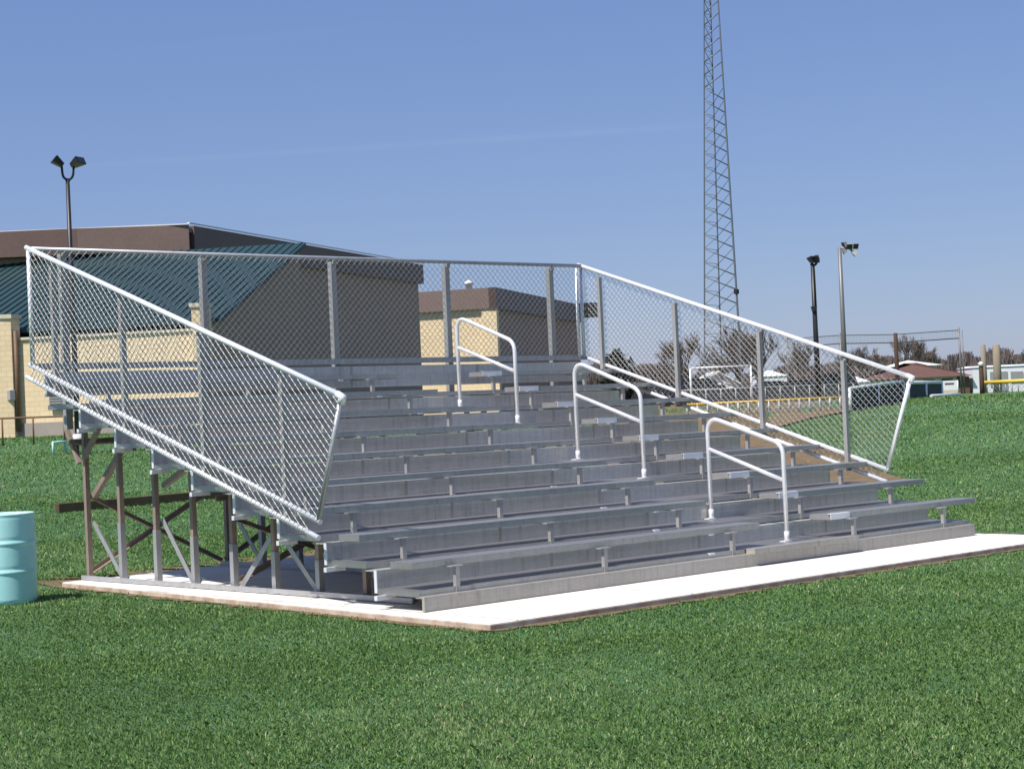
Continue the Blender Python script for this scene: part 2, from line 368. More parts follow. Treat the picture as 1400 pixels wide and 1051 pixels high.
# steel frames under the rows
def leg_y(k): return .54+DR*k
for k, x in enumerate(FRX):
    b = MB(); b.angle((x-.06,.5,.03),(x-.06,5.45,.03),.04,.006); b.build('base_angle', M['galv'], BL)
    for n in range(1, 9):
        y = leg_y(n); top = tz(n+1)-.046
        l = MB(); l.angle((x,y,.004),(x,y,top),.046,.007); o = l.build('leg', M['steel_leg'], BL)
        if n in (2,3,4,5,6,7) and k < 2:      # the bright lower sleeve
            l = MB(); h = .20+.05*n; l.box((x-.030,y-.030,.006),(x-.0235,y+.024,h)); l.box((x-.0234,y-.030,.006),(x+.024,y-.0235,h)); l.build('leg_sleeve', M['galv'], o)
    # carriers under each footboard
    for i in range(1, NR+1):
        c = MB(); c.box((x-.02,ty(i)+.01,tz(i)-.085),(x+.02,ty(i)+.52,tz(i)-.0445)); c.build('carrier', M['galv'], BL)
    # braces in the plane of the frame
    prs = [((5.36,.55),(4.86,.03)), ((5.36,.80),(4.84,1.22)), ((4.14,.60),(3.66,.03)), ((2.42,.50),(2.92,.03)), ((2.32,.50),(1.82,.03)), ((4.12,.9),(3.75,1.05)), ((2.30,.6),(1.9,.62)),((1.1,.2),(.6,.03))]
    for (ya,za),(yb,zb) in prs:
        b = MB(); b.angle((x+.045,ya,za),(x+.045,yb,zb),.05,.006,up=(1,0,0)); b.build('frame_brace', M['galv' if za < .7 else 'steel_leg'], BL)
    for (ya,za),(yb,zb) in [((5.36,1.18),(5.02,1.50)), ((5.46,1.12),(5.68,1.46))]:
        b = MB(); b.bar((x-.045,ya,za),(x-.045,yb,zb),.04,.04); b.build('top_strut', M['steel_leg'], BL)
for k in range(4):
    xa, xb = FRX[k]+.03, FRX[k+1]-.03
    for yb_, h in ((5.47,.82),(3.0,.62)):
        for za, zb in ((h,.05),(.05,h)):
            b = MB(); dy = .0 if za > zb else .045
            b.angle((xa,yb_+dy,za),(xb,yb_+dy,zb),.045,.005); b.build('cross_brace', M['steel_leg'], BL)
for yb_, z in ((5.50,1.33),(3.05,.80)):
    b = MB(); b.angle((FRX[0]-.1,yb_,z),(FRX[-1]+.1,yb_,z),.05,.006); b.build('longitudinal_angle', M['steel_leg'], BL)

# guard fence
GL, GR = -.11, LN+.10; YB = 5.45
TOPZ = 3.17; SLOPE = (2.07-.66)/(5.50-1.09)
def arc(p, q, r, c, n=6): return None
def ftop(y): return 1.615+(TOPZ-1.615)*(y-.75)/(YB-.75)
def flow(y): return .66+SLOPE*(y-1.09)
def tie_dots(mb, pts, nrm):
    for p in pts: mb.bar(Vector(p)-nrm*.03, Vector(p)+nrm*.03, .012, .05)
def chain(name, origin, udir, vdir, poly, pitch, m, r=.0029):
    """woven wire: two sets of straight wires clipped to a polygon in (u, v)"""
    o = Vector(origin); U = Vector(udir); V = Vector(vdir); W = U.cross(V)
    mb = MB(); umin = min(p[0]-p[1] for p in poly); 
    for sgn in (1, -1):
        ks = [p[0]-sgn*p[1] for p in poly]; k = math.floor(min(ks)/pitch)
        while k*pitch < max(ks):
            c = k*pitch+.011; k += 1
            # line u - sgn*v = c  -> u = c + sgn*v
            hits = []
            for i in range(len(poly)):
                (u1,v1),(u2,v2) = poly[i], poly[(i+1)%len(poly)]
                f1 = u1-sgn*v1-c; f2 = u2-sgn*v2-c
                if (f1 > 0) != (f2 > 0):
                    t = f1/(f1-f2); hits.append((u1+(u2-u1)*t, v1+(v2-v1)*t))
            if len(hits) == 2:
                a, b = hits
                if (a[0]-b[0])**2+(a[1]-b[1])**2 < .0009: continue
                # slight zigzag of the weave out of the plane
                pa = o+U*a[0]+V*a[1]+W*.004*sgn; pb = o+U*b[0]+V*b[1]+W*.004*sgn
                mb.tube([pa,pb], r, 4)
    return mb.build(name, m, BL)
def side_fence(x, out):
    yt, yl = .75, 1.09
    top = MB(); top.tube([(x,YB+.06,ftop(YB+.06)),(x,yt,ftop(yt))], .024, 12); t = top.build('top_rail', M['alu_bright'], BL)
    c = MB(); c.tube([(x,yt+.04,ftop(yt)+.012),(x,yt-.03,ftop(yt)-.012),(x,yt,ftop(yt)-.06)], .03, 10); c.build('corner_fitting', M['alu_bright'], t)
    e = MB(); e.tube([(x,yt,ftop(yt)-.02),(x,yl,flow(yl))], .021, 12); e.build('end_rail', M['alu_bright'] if out > 0 else M['galv'], BL)
    l = MB(); l.tube([(x,YB+.08,flow(YB+.08)),(x,yl-.02,flow(yl-.02))], .022, 12); l.build('bottom_rail', M['alu_bright'], BL)
    l = MB(); l.tube([(x-.0,YB+.15,flow(YB+.15)-.135),(x,1.10,flow(1.10)-.135)], .022, 12); l.build('lower_rail', M['alu_bright'], BL)
    for y in (YB+.02,):
        p = MB(); p.tube([(x,y,flow(y)),(x,y,ftop(y)-.02)], .022, 12); p.build('corner_post', M['alu_bright'], BL)
    for y in (5.12,3.92,2.69,1.56):
        p = MB(); xi = x-out*.045; zt0 = ftop(y)-.06; zb0 = flow(y)-.16-.0
        p.angle((xi,y,zb0),(xi,y,zt0),.046,.007); p.box((xi-.02 if out < 0 else x-.02, y-.02, zt0-.03), (x+.02 if out < 0 else xi+.02, y+.02, zt0+.02))
        p.build('guard_post', M['galv_post'], BL)
    poly = [(yl,flow(yl)+.01),(YB,flow(YB)+.01),(YB,ftop(YB)-.02),(yt,ftop(yt)-.02)]
    chain('chain_link_panel', (x+out*.03,0,0), (0,1,0), (0,0,1), poly, .074, M['wire'])
    # wire between the two bottom rails
    poly = [(1.2,flow(1.2)-.13),(YB,flow(YB)-.13),(YB,flow(YB)-.01),(1.2,flow(1.2)-.01)]
    chain('chain_link_skirt', (x+out*.03,0,0), (0,1,0), (0,0,1), poly, .074, M['wire'])
side_fence(GL, -1); side_fence(GR, 1)
b = MB(); b.tube([(GL,YB,TOPZ),(GR,YB,TOPZ)], .022, 12); b.build('top_rail', M['galv'], BL)
b = MB(); b.angle((GL,YB-.01,2.055),(GR,YB-.01,2.055),.06,.006); b.build('bottom_rail', M['galv'], BL)
for x in (.27,1.87,3.53,5.16,6.82):
    p = MB(); p.angle((x,YB+.075,1.45),(x,YB+.075,TOPZ-.03),.066,.008); p.box((x-.02,YB+.01,TOPZ-.06),(x+.02,YB+.04,TOPZ-.02)); p.build('guard_post', M['galv_post'], BL)
chain('chain_link_panel', (0,YB-.045,0), (1,0,0), (0,0,1), [(GL,2.03),(GR,2.03),(GR,TOPZ-.015),(GL,TOPZ-.015)], .077, M['wire'])
p = MB(); p.tube([(GR-.12,YB-.02,2.06),(GR-.12,YB-.02,TOPZ-.03)], .02, 10); p.build('corner_post', M['alu_bright'], BL)
# short stubs tying the right hand rails to the footboard ends
for i in (1,2,3,4,5,6,7,8):
    y = ty(i)+.40; 
    for xa, xb in ((LN-.12,GR-.03),(-.085,.1)): MB().bar((xa,y,tz(i)-.06),(xb,y,tz(i)-.06),.035,.035).build('rail_outrigger', M['alu_bright'], BL)

# aisle handrails
def rounded(p, q, s, r, n=7):
    """points of a bend of radius about r at q between p and s"""
    a = (p-q).normalized(); c = (s-q).normalized(); A = q+a*r; C = q+c*r
    return [A*(1-t)**2+q*2*t*(1-t)+C*t*t for t in [k/n for k in range(n+1)]]
for yf, yr, i in ((.22,1.11,1),(1.95,2.85,4),(3.72,4.62,7)):
    x = 4.5; zf, zr = tz(i)+.003, tz(i+1)+.003
    F = Vector((x,yf,zf)); Rr = Vector((x,yr,zr)); Ft = Vector((x,yf,zf+.86)); Rt = Vector((x,yr,zr+1.00))
    if i == 1: Ft.z += .02; Rt.z -= .03
    pts = [F]+rounded(F,Ft,Rt,.11)+rounded(Ft,Rt,Rr,.17)+[Rr]
    h = MB().tube(pts, .021, 14).build('handrail', M['white_metal'], BL)
    k = MB().tube([F+Vector((0,0,.55)),Rr+Vector((0,0,.66))], .019, 12).build('mid_rail', M['white_metal'], h)
    k = MB()
    for P in (F, Rr): k.box((P.x-.07,P.y-.035,P.z),(P.x+.03,P.y+.03,P.z+.008)); k.tube([P+Vector((0,0,.008)),P+Vector((0,0,.09))], .0255, 12)
    k.build('floor_flange', M['white_metal'], h)

# ------------------------------------------------------------------ barrel
bp = ground(8, 825); bp.z = -.05
BR = .272; BH = .79
br = MB(); prof = [(BR*.90,.0),(BR*.97,.012),(BR*.985,.03)]
for k in range(1, 60):
    z = .03+k*(BH-.06)/60; r = BR
    for zc in (.285,.535): r += .009*math.exp(-((z-zc)/.012)**2) - .004*math.exp(-((z-zc-.03)/.012)**2)
    r += .006*math.sin(math.pi*z/BH); prof.append((r, z))
prof += [(BR*.985,BH-.02),(BR*1.0,BH-.012),(BR*1.0,BH),(BR*.95,BH),(BR*.93,BH-.03),(BR*.3,BH-.032)]
o = br.lathe(bp, prof, 56).build('plastic_barrel', M['barrel'])
tag(o, 'faded turquoise plastic drum standing on the grass left of the slab', 'barrel')

# ------------------------------------------------------------------ things on the field behind
o = MB(); a = ground(78,701); b_ = ground(318,680); d = (b_-a).normalized(); n = Vector((-d.y,d.x,0))
o.bar(a+Vector((0,0,.08)), b_+Vector((0,0,.08)), .14, .16); m_ = o.build('timber_beam', M['wood'], bevel=.01); tag(m_, 'long olive brown timber beam lying on the grass behind the steel legs', 'beam')
a = ground(96,622); b_ = ground(262,612); t = thing('low_bench', 'long dark low bench on the grass behind the rear corner of the bleacher', 'bench', a)
o = MB(); o.bar(a+Vector((0,0,.30)), b_+Vector((0,0,.30)), .30, .10); o.build('seat', M['wood'], t)
for q in (.04,.5,.96):
    p = a+(b_-a)*q; o = MB(); o.box((p.x-.08,p.y-.08,p.z-.02),(p.x+.08,p.y+.08,p.z+.25)); o.build('leg', M['wood'], t)
a = ground(73,623); b_ = ground(90,621); o = MB(); h = .36
o.tube([a,a+Vector((0,0,h)),b_+Vector((0,0,h)),b_], .035, 8); m_ = o.build('small_hurdle', M['barrel']); tag(m_, 'small pale green tube hurdle beside the dark low bench', 'hurdle')

# ------------------------------------------------------------------ school building on the left
RIGHT_D = Vector((math.sin(YAW+.31), math.cos(YAW+.31), 0))
def along(x0, y0, d0, s):                     # from a point s metres along the receding right face
    p = at(x0, y0, d0); return Vector((p.x,p.y,0))+RIGHT_D*s
G = 1.15
bld = base(150, 76); B1 = thing('school_building', 'beige block school building with brown fascia and teal metal roof', 'building', bld)
C1 = base(288, 70); C0 = base(22, 71.4); fd = (C1-C0).normalized(); CL = C0-fd*14
BK = C1+RIGHT_D*13; BKL = CL+RIGHT_D*13
zw = zat(270,452,70); ze = zat(290,438,70)
m = MB(); m.prism([(p.x,p.y) for p in (CL,C1)]+[((C1+RIGHT_D*.35).x,(C1+RIGHT_D*.35).y),((CL+RIGHT_D*.35).x,(CL+RIGHT_D*.35).y)], G-1, zw); wl = m.build('wall', M['brick'], B1)
m = MB(); q0 = CL-RIGHT_D*.06; q1 = C1-RIGHT_D*.06
m.prism([(q0.x,q0.y),(q1.x,q1.y),((C1-RIGHT_D*.003).x,(C1-RIGHT_D*.003).y),((CL-RIGHT_D*.003).x,(CL-RIGHT_D*.003).y)], G-1, G+.62); m.build('base_course', M['block'], wl)
m = MB(); q0 = CL-RIGHT_D*.08; q1 = C1-RIGHT_D*.08+fd*.05
m.prism([(q0.x,q0.y),(q1.x,q1.y),((C1+RIGHT_D*.4+fd*.05).x,(C1+RIGHT_D*.4+fd*.05).y),((CL+RIGHT_D*.4).x,(CL+RIGHT_D*.4).y)], zw+.002, zw+.1); m.build('coping', M['trim'], wl)
# set back dark strip, the shadow gap under the eave put into colour
q0 = CL+RIGHT_D*.7; q1 = C1+RIGHT_D*.7-fd*.3
m = MB(); m.prism([(q0.x,q0.y),(q1.x,q1.y),((q1+RIGHT_D*.3).x,(q1+RIGHT_D*.3).y),((q0+RIGHT_D*.3).x,(q0+RIGHT_D*.3).y)], G, ze); m.build('eave_shadow_strip', M['dark_void'], B1)
# pilasters standing up above the wall
for x0, x1, yt, dd in ((2,23,430,71.3),(270,287,414,69.8)):
    a = base(x0,dd); b_ = base(x1,dd); zt = zat((x0+x1)/2, yt, dd); a -= RIGHT_D*.18; b_ -= RIGHT_D*.18
    m = MB(); m.prism([(a.x,a.y),(b_.x,b_.y),((b_+RIGHT_D*.6).x,(b_+RIGHT_D*.6).y),((a+RIGHT_D*.6).x,(a+RIGHT_D*.6).y)], G-.5, zt-.16); p = m.build('pilaster', M['brick'], B1)
    a -= RIGHT_D*.06+fd*.06; b_ += fd*.06-RIGHT_D*.06
    m = MB(); m.prism([(a.x,a.y),(b_.x,b_.y),((b_+RIGHT_D*.72).x,(b_+RIGHT_D*.72).y),((a+RIGHT_D*.72).x,(a+RIGHT_D*.72).y)], zt-.158, zt); m.build('coping', M['trim'], p)
# downpipe, vent
a = base(27,71.3)-RIGHT_D*.1; m = MB(); m.tube([(a.x,a.y,G+.3),(a.x,a.y,ze)], .09, 8); m.build('downpipe', M['rail_brown'], B1)
a = at(82,547,71.0)-RIGHT_D*.05; m = MB()
for k in range(7): m.bar(a-fd*.42+Vector((0,0,-.3+k*.1)), a+fd*.42+Vector((0,0,-.3+k*.1)), .03, .05)
m.bar(a-fd*.42+RIGHT_D*.03,a+fd*.42+RIGHT_D*.03,.02,.72); m.build('wall_louvre', M['bracket'], B1)
a = at(17,540,71.2)-RIGHT_D*.08; m = MB(); m.box((a.x-.12,a.y-.12,a.z-.2),(a.x+.12,a.y+.12,a.z+.2)); m.build('meter_box', M['galv'], B1, .02)
# lean-to teal roof
ra, rb = CL+RIGHT_D*.42, C1+RIGHT_D*.42+fd*.35
zt = 8.98; rc, rd_ = C1+RIGHT_D*8.7+fd*.35, CL+RIGHT_D*8.7
def P3(p, z): return Vector((p.x,p.y,z))
m = MB(); th = Vector((0,0,.16))
e0, e1, e2, e3 = P3(ra,ze+.1), P3(rb,ze+.1), P3(rc,zt), P3(rd_,zt)
m.hexa([e0-th,e1-th,e2-th,e3-th,e0,e1,e2,e3]); L = (e1-e0).length; k = 0.15
while k < L:
    p = e0+(e1-e0)*(k/L); q = e3+(e2-e3)*(k/L); m.bar(p+Vector((0,0,.035)), q+Vector((0,0,.02)), .03, .04); k += .36
rf_ = m.build('metal_roof', M['teal_roof'], B1)
m = MB(); m.bar(e3+Vector((0,0,.12)), e3+(e2-e3)*.5+Vector((0,0,.12)), .12, .16); m.build('ridge_flashing', M['white_wall'], rf_)
# shaded right wall under the lean-to roof
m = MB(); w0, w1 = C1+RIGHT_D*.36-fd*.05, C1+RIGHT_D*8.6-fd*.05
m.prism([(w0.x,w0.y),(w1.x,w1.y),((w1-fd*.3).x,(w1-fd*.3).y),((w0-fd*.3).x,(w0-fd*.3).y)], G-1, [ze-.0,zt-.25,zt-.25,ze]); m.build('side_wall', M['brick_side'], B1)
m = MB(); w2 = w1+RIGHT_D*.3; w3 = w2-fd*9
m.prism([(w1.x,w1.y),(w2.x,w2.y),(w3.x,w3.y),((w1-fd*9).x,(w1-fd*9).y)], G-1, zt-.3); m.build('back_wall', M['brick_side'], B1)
# tall gymnasium block
T1 = base(268, 80); T0 = base(0, 79.9); tf = (T1-T0).normalized(); TL = T0-tf*18
T2 = base(587,107); T3 = TL+(T2-T1)
zf = 10.15; fh = 1.12
m = MB(); i_ = .25; TD = (T2-T1); TD.z = 0; TD.normalize()
def ins(p, a, b): return (p+tf*a+TD*b)
ft = [ins(TL,i_,i_), ins(T1,-i_,i_), ins(T2,-i_,-i_), ins(T3,i_,-i_)]
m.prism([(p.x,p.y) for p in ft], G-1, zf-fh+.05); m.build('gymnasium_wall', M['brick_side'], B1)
xb = base(115,79.5); 
def band(p, q, z0, z1, dep, nm, mt):
    d = (q-p).normalized(); n = Vector((-d.y,d.x,0))
    if n.dot(Vector((bld.x,bld.y,0))+RIGHT_D*20-Vector((p.x,p.y,0))) < 0: n = -n
    mm = MB(); mm.prism([(p.x,p.y),(q.x,q.y),((q+n*dep).x,(q+n*dep).y),((p+n*dep).x,(p+n*dep).y)], z0, z1); return mm.build(nm, mt, B1)
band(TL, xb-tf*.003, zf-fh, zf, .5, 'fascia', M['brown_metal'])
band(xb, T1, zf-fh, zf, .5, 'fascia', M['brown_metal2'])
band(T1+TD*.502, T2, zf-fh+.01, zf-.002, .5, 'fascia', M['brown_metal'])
m = MB(); ft = [ins(TL,.1,.1), ins(T1,-.1,.1), ins(T2,-.1,-.1), ins(T3,.1,-.1)]
m.prism([(p.x,p.y) for p in ft], zf-.3, zf-.1); m.build('flat_roof', M['roof_grey'], B1)
m = MB(); e = [(T1+tf*.03-RIGHT_D*.03), T2+tf*.03]
m.bar(P3(TL-RIGHT_D*.03,zf+.03), P3(e[0],zf+.03), .12, .05); m.bar(P3(e[0],zf+.08), P3(e[1],zf+.08), .12, .04); m.build('roof_edge_trim', M['white_wall'], B1)

# lower wing farther back
b2 = base(630,115); B2 = thing('annex_building', 'low beige wing with brown fascia seen through the back fence', 'building', b2)
E1 = base(685,115); E0 = base(560,117); ef = (E1-E0).normalized(); EL = E0-ef*14; sR2 = 26; E2 = base(803,139.7); dd2 = E2-E1; dd2.z = 0; sR2 = dd2.length; dd2.normalize()
E2 = E1+dd2*sR2; E3 = EL+dd2*sR2; z2 = zat(685,392,115); f2h = 1.3
m = MB(); m.prism([(p.x,p.y) for p in (EL+dd2*.3,E1+dd2*.3-ef*.3,E1+dd2*.6-ef*.3,EL+dd2*.6)], G-1, z2-f2h+.02); m.build('wall', M['brick'], B2)
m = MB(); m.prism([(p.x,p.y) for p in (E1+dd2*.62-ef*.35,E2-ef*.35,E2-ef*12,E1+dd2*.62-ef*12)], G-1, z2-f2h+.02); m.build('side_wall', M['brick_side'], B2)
m = MB(); m.prism([(p.x,p.y) for p in (EL,E1-ef*.003,E1+dd2*.5-ef*.003,EL+dd2*.5)], z2-f2h, z2); m.build('fascia', M['brown_metal2'], B2)
m = MB(); m.prism([(p.x,p.y) for p in (E1,E2,E2-ef*.5,E1-ef*.5)], z2-f2h-.02, z2-.003); m.build('fascia', M['brown_metal'], B2)
m = MB(); m.prism([(p.x,p.y) for p in (EL+dd2*.52,E1+dd2*.52-ef*.52,E2-ef*.52,E3)], z2-.4, z2-.12); m.build('flat_roof', M['roof_grey'], B2)
a = at(641,389,116); m = MB(); m.lathe((a.x,a.y,a.z-.25), [(.22,0),(.22,.25),(.3,.26),(.26,.4),(.1,.5),(.02,.52)], 16); m.build('roof_vent', M['white_wall'], B2)
a = E2; m = MB(); m.prism([(p.x,p.y) for p in (a-ef*.3,a+dd2*2-ef*.3,a+dd2*2+ef*.9,a+ef*.9)], zat(805,433,140), zat(805,414,140)); m.build('roof_unit', M['black_metal'], B2)
m = MB(); pl = E1+dd2*.1-ef*.05; pk = pl-ef*1.0
m.prism([(p.x,p.y) for p in (pk,pl,pl+dd2*.5,pk+dd2*.5)], G-1, z2-f2h+.15); m.build('pilaster', M['brick'], B2)

# low brown rail fence at the building foot
fa, fb = base(-40,57.5), base(300,57.0); F = thing('low_rail_fence', 'low brown pipe fence on the grass in front of the beige wall', 'fence', fa)
n = 9
for k in range(n):
    p = fa+(fb-fa)*(k/(n-1)); p.z = terr(p.x,p.y); m = MB(); m.tube([p-Vector((0,0,.1)),p+Vector((0,0,.86))], .03, 8); m.build('post', M['rail_brown'], F)
m = MB(); m.tube([fa+Vector((0,0,.86)),fb+Vector((0,0,.86))], .03, 8); m.build('top_rail', M['rail_brown'], F)

# ------------------------------------------------------------------ light poles
def flood(mb, c, dirv, w, h, dep):
    """a floodlight box that narrows to its back, its glass facing dirv"""
    d = Vector(dirv).normalized(); a = d.cross(Vector((0,0,1))).normalized(); b = a.cross(d).normalized(); c = Vector(c)
    f = c+d*dep/2; k = c-d*dep/2
    mb.hexa([k-a*w*.28-b*h*.28,k+a*w*.28-b*h*.28,k+a*w*.28+b*h*.28,k-a*w*.28+b*h*.28,f-a*w/2-b*h/2,f+a*w/2-b*h/2,f+a*w/2+b*h/2,f-a*w/2+b*h/2])
def lightpole(name, label, x, d, ytop, r, heads, m, headm, foot=None, extra=()):
    b = base(x, d); t = thing(name, label, 'light pole', b, 'sports field light poles')
    zt = zat(x, ytop, d)
    MB().tube([b, (b.x,b.y,b.z+(zt-b.z)*.5), (b.x,b.y,zt)], r*1.2, 12, r*.8).build('pole', m, t)
    if foot: MB().lathe(b-Vector((0,0,.1)), [(foot*1.15,0),(foot*1.1,.35),(foot*.8,foot*2.2+.1),(foot*.3,foot*2.25+.1)], 20).build('concrete_footing', M['concrete_pale'], t)
    for hx, hy, w, h, dv in heads:
        c = at(hx, hy, d); dvu = Vector(dv).normalized()
        a = MB(); e = Vector((b.x,b.y,zt-.05)); s = c-dvu*w*.3-e; c0 = c; c = e+s; mid = e+Vector((s.x*.8,s.y*.8,s.z*.02))
        a.tube([e]+rounded(e,mid,c,min(.22,s.length*.4))+[c] if s.length > .3 else [e,c], r*.5, 8); a.v += []; c = c0
        ar = a.build('lamp_arm', m, t)
        h_ = MB(); flood(h_, c, dv, w, h, w*.8); fo = h_.build('floodlight', headm, t)
        g = MB(); dvn = Vector(dv).normalized(); flood(g, c+dvn*(w*.41), dvn, w*.86, h*.86, .012); g.build('lens', M['glass'], fo)
    return t
Lf = -RX; 
lightpole('light_pole', 'black light pole with two floodlights on a U bracket in front of the brown fascia', 105, 55, 243, .075,
    [(79.5,222,.40,.23,-RX*.7+UX*.55-FX*.3),(105,223,.42,.23,RX*.8+UX*.45-FX*.35)], M['black_metal'], M['black_metal'], foot=.17)
lightpole('light_pole', 'dark light pole with two floodlights and a small lamp half way up', 1120, 95, 361, .13,
    [(1109,354,.30,.36,-RX*.5-UX*.6-FX*.3),(1116.5,353,.32,.40,-RX*.4-UX*.6-FX*.6),(1113,422,.3,.3,-RX-UX*.3)], M['black_metal'], M['black_metal'])
lightpole('light_pole', 'tall grey light pole with a cluster of floodlights behind the right fence', 1158, 125, 338, .16,
    [(1155,334,.35,.4,-RX-UX*.5-FX*.4),(1161,336,.4,.4,-UX*.6-FX),(1168,336,.45,.38,RX*.5-UX*.4-FX),(1155,344,.3,.3,-RX-UX*.5),(1168,346,.4,.35,RX-UX*.6)], M['grey_pole'], M['bracket'])

# ------------------------------------------------------------------ lattice tower
td = 120.0
tb = base(988, td); T = thing('lattice_tower', 'tall tapering steel lattice radio tower rising out of the picture behind the bleacher', 'tower', tb)
zA, zB = tb.z, zat(972,0,td)                    # the height that meets the top of the photograph
HT = (zB-zA)*1.25
def leg_at(k, z):
    s = (z-zA)/(zB-zA)
    cx = 989.5 + (971.8-989.5)*s; half = (26.5 + (9.6-26.5)*s)/FPX*td
    c = at(cx, 560-s*560, td); c = Vector((c.x,c.y,z))
    off = ((-1,.25),(1,.25),(.12,-1.45))[k]
    rr = Vector((RX.x,RX.y,0)).normalized(); ff = Vector((FX.x,FX.y,0)).normalized()
    return c+rr*half*off[0]-ff*half*off[1]
nb = 40; zs = [zA+(HT)*(1-(1-i/nb)**1.15)/(1) for i in range(nb+1)]
for k in range(3):
    MB().tube([leg_at(k,z) for z in zs], .075 if k == 1 else .05, 8, .04).build('leg', M['tower_steel'], T)
for i in range(nb):
    za, zb = zs[i], zs[i+1]
    m = MB()
    hi = i > 22
    a, b = (0, 1) if not hi else (1, 0)
    m.tube([leg_at(a,zb), leg_at(b,za)], .04, 5); 
    m.tube([leg_at(b,zb), leg_at(2,za)], .022, 4); m.tube([leg_at(2,zb), leg_at(0,za)], .022, 4)
    m.tube([leg_at(0,za), leg_at(2,za)], .018, 4)
    m.build('lattice_panel', M['tower_steel'], T)
a = leg_at(1, zat(1006,399,td)); m = MB(); m.box((a.x-.13,a.y-.13,a.z-.16),(a.x+.13,a.y+.13,a.z+.16)); m.build('junction_box', M['black_metal'], T, .03)

# ------------------------------------------------------------------ bare trees
def branch(mb, p, d, L, r, lev, rnd, spread):
    q = p+d*L; mid = p+d*L*.5+Vector((rnd.uniform(-1,1),rnd.uniform(-1,1),0))*L*.05
    mb.tube([p,mid,q], max(r,.016), 5 if lev > 2 else 3, max(r*.62,.013))
    if lev == 0: return
    n = 3 if lev > 2 else 4
    for k in range(n):
        ax = Vector((rnd.gauss(0,1),rnd.gauss(0,1),rnd.gauss(0,.4))).normalized()
        nd = (d + ax*spread*rnd.uniform(.5,1.1) + Vector((0,0,.16))).normalized()
        s = p+d*L*rnd.uniform(.45,1.0)
        branch(mb, s, nd, L*rnd.uniform(.6,.82), r*.55, lev-1, rnd, spread)
def bare_tree(label, x, d, ytop, seed, spread=.6, group='bare trees beyond the field', trunk=.28, lev=5):
    b = base(x, d); H = zat(x, ytop, d)-b.z; rnd = random.Random(seed)
    t = thing('bare_tree', label, 'tree', b, group)
    th = H*trunk; r = H*.018
    MB().tube([b-Vector((0,0,.2)), b+Vector((rnd.uniform(-.1,.1),0,th*.6)), b+Vector((0,0,th))], r*1.3, 8, r).build('trunk', M['bark'], t)
    c = MB()
    for k in range(8):
        dv = Vector((rnd.gauss(0,.45)*spread*1.6,rnd.gauss(0,.45)*spread*1.6,1)).normalized()
        branch(c, b+Vector((0,0,th*rnd.uniform(.75,1))), dv, H*.27, r*.7, lev-1, rnd, spread)
    # scale the crown to the wanted height
    zm = max(v[2] for v in c.v)-b.z; s = H/zm
    c.v = [(b.x+(v[0]-b.x)*s, b.y+(v[1]-b.y)*s, b.z+(v[2]-b.z)*s) for v in c.v]
    c.build('crown', M['twig'], t); return t
bare_tree('rounded bare brown tree left of the white gabled house', 945, 150, 452, 3, .7)
bare_tree('sparse tall bare tree behind the foot of the lattice tower', 1012, 165, 438, 5, .5)
bare_tree('low bare tree left of the lattice tower foot', 985, 170, 478, 8, .75)
bare_tree('bare tree right of the lattice tower above the white goal', 1040, 160, 447, 11, .55)
bare_tree('dark bare tree below the dark light pole', 1095, 150, 466, 13, .5)
bare_tree('small bare bush beside the dark evergreen shrub behind the right fence', 880, 140, 494, 15, .9, trunk=.12)
bare_tree('wispy bare tree behind the tall grey light pole', 1182, 190, 470, 17, .6)
bare_tree('tall thin bare tree behind the right end of the ball net', 1243, 200, 455, 19, .45)
bare_tree('bare crown tree behind the brown roofed building', 1275, 230, 474, 21, .7)
# dark evergreen shrub
a = base(846, 118); t = thing('evergreen_shrub', 'dark evergreen shrub behind the back right corner of the bleacher', 'shrub', a)
m = MB(); rnd = random.Random(4); H = zat(846,481,118)-a.z
for k in range(900):
    u = rnd.random(); z = H*u**.8; r = 1.05*(1-(u**4))*rnd.random()**.4*(1+.3*math.sin(k*.7)); th = rnd.random()*6.283
    p = a+Vector((r*math.cos(th)*1.3,r*math.sin(th),z)); s = .16
    v = [Vector((rnd.gauss(0,s),rnd.gauss(0,s),rnd.gauss(0,s))) for _ in range(3)]; m.poly([p+q for q in v])
m.build('foliage', M['evergreen'], t); MB().tube([a-Vector((0,0,.1)),a+Vector((0,0,H*.6))],.06,6,.03).build('stem', M['bark'], t)

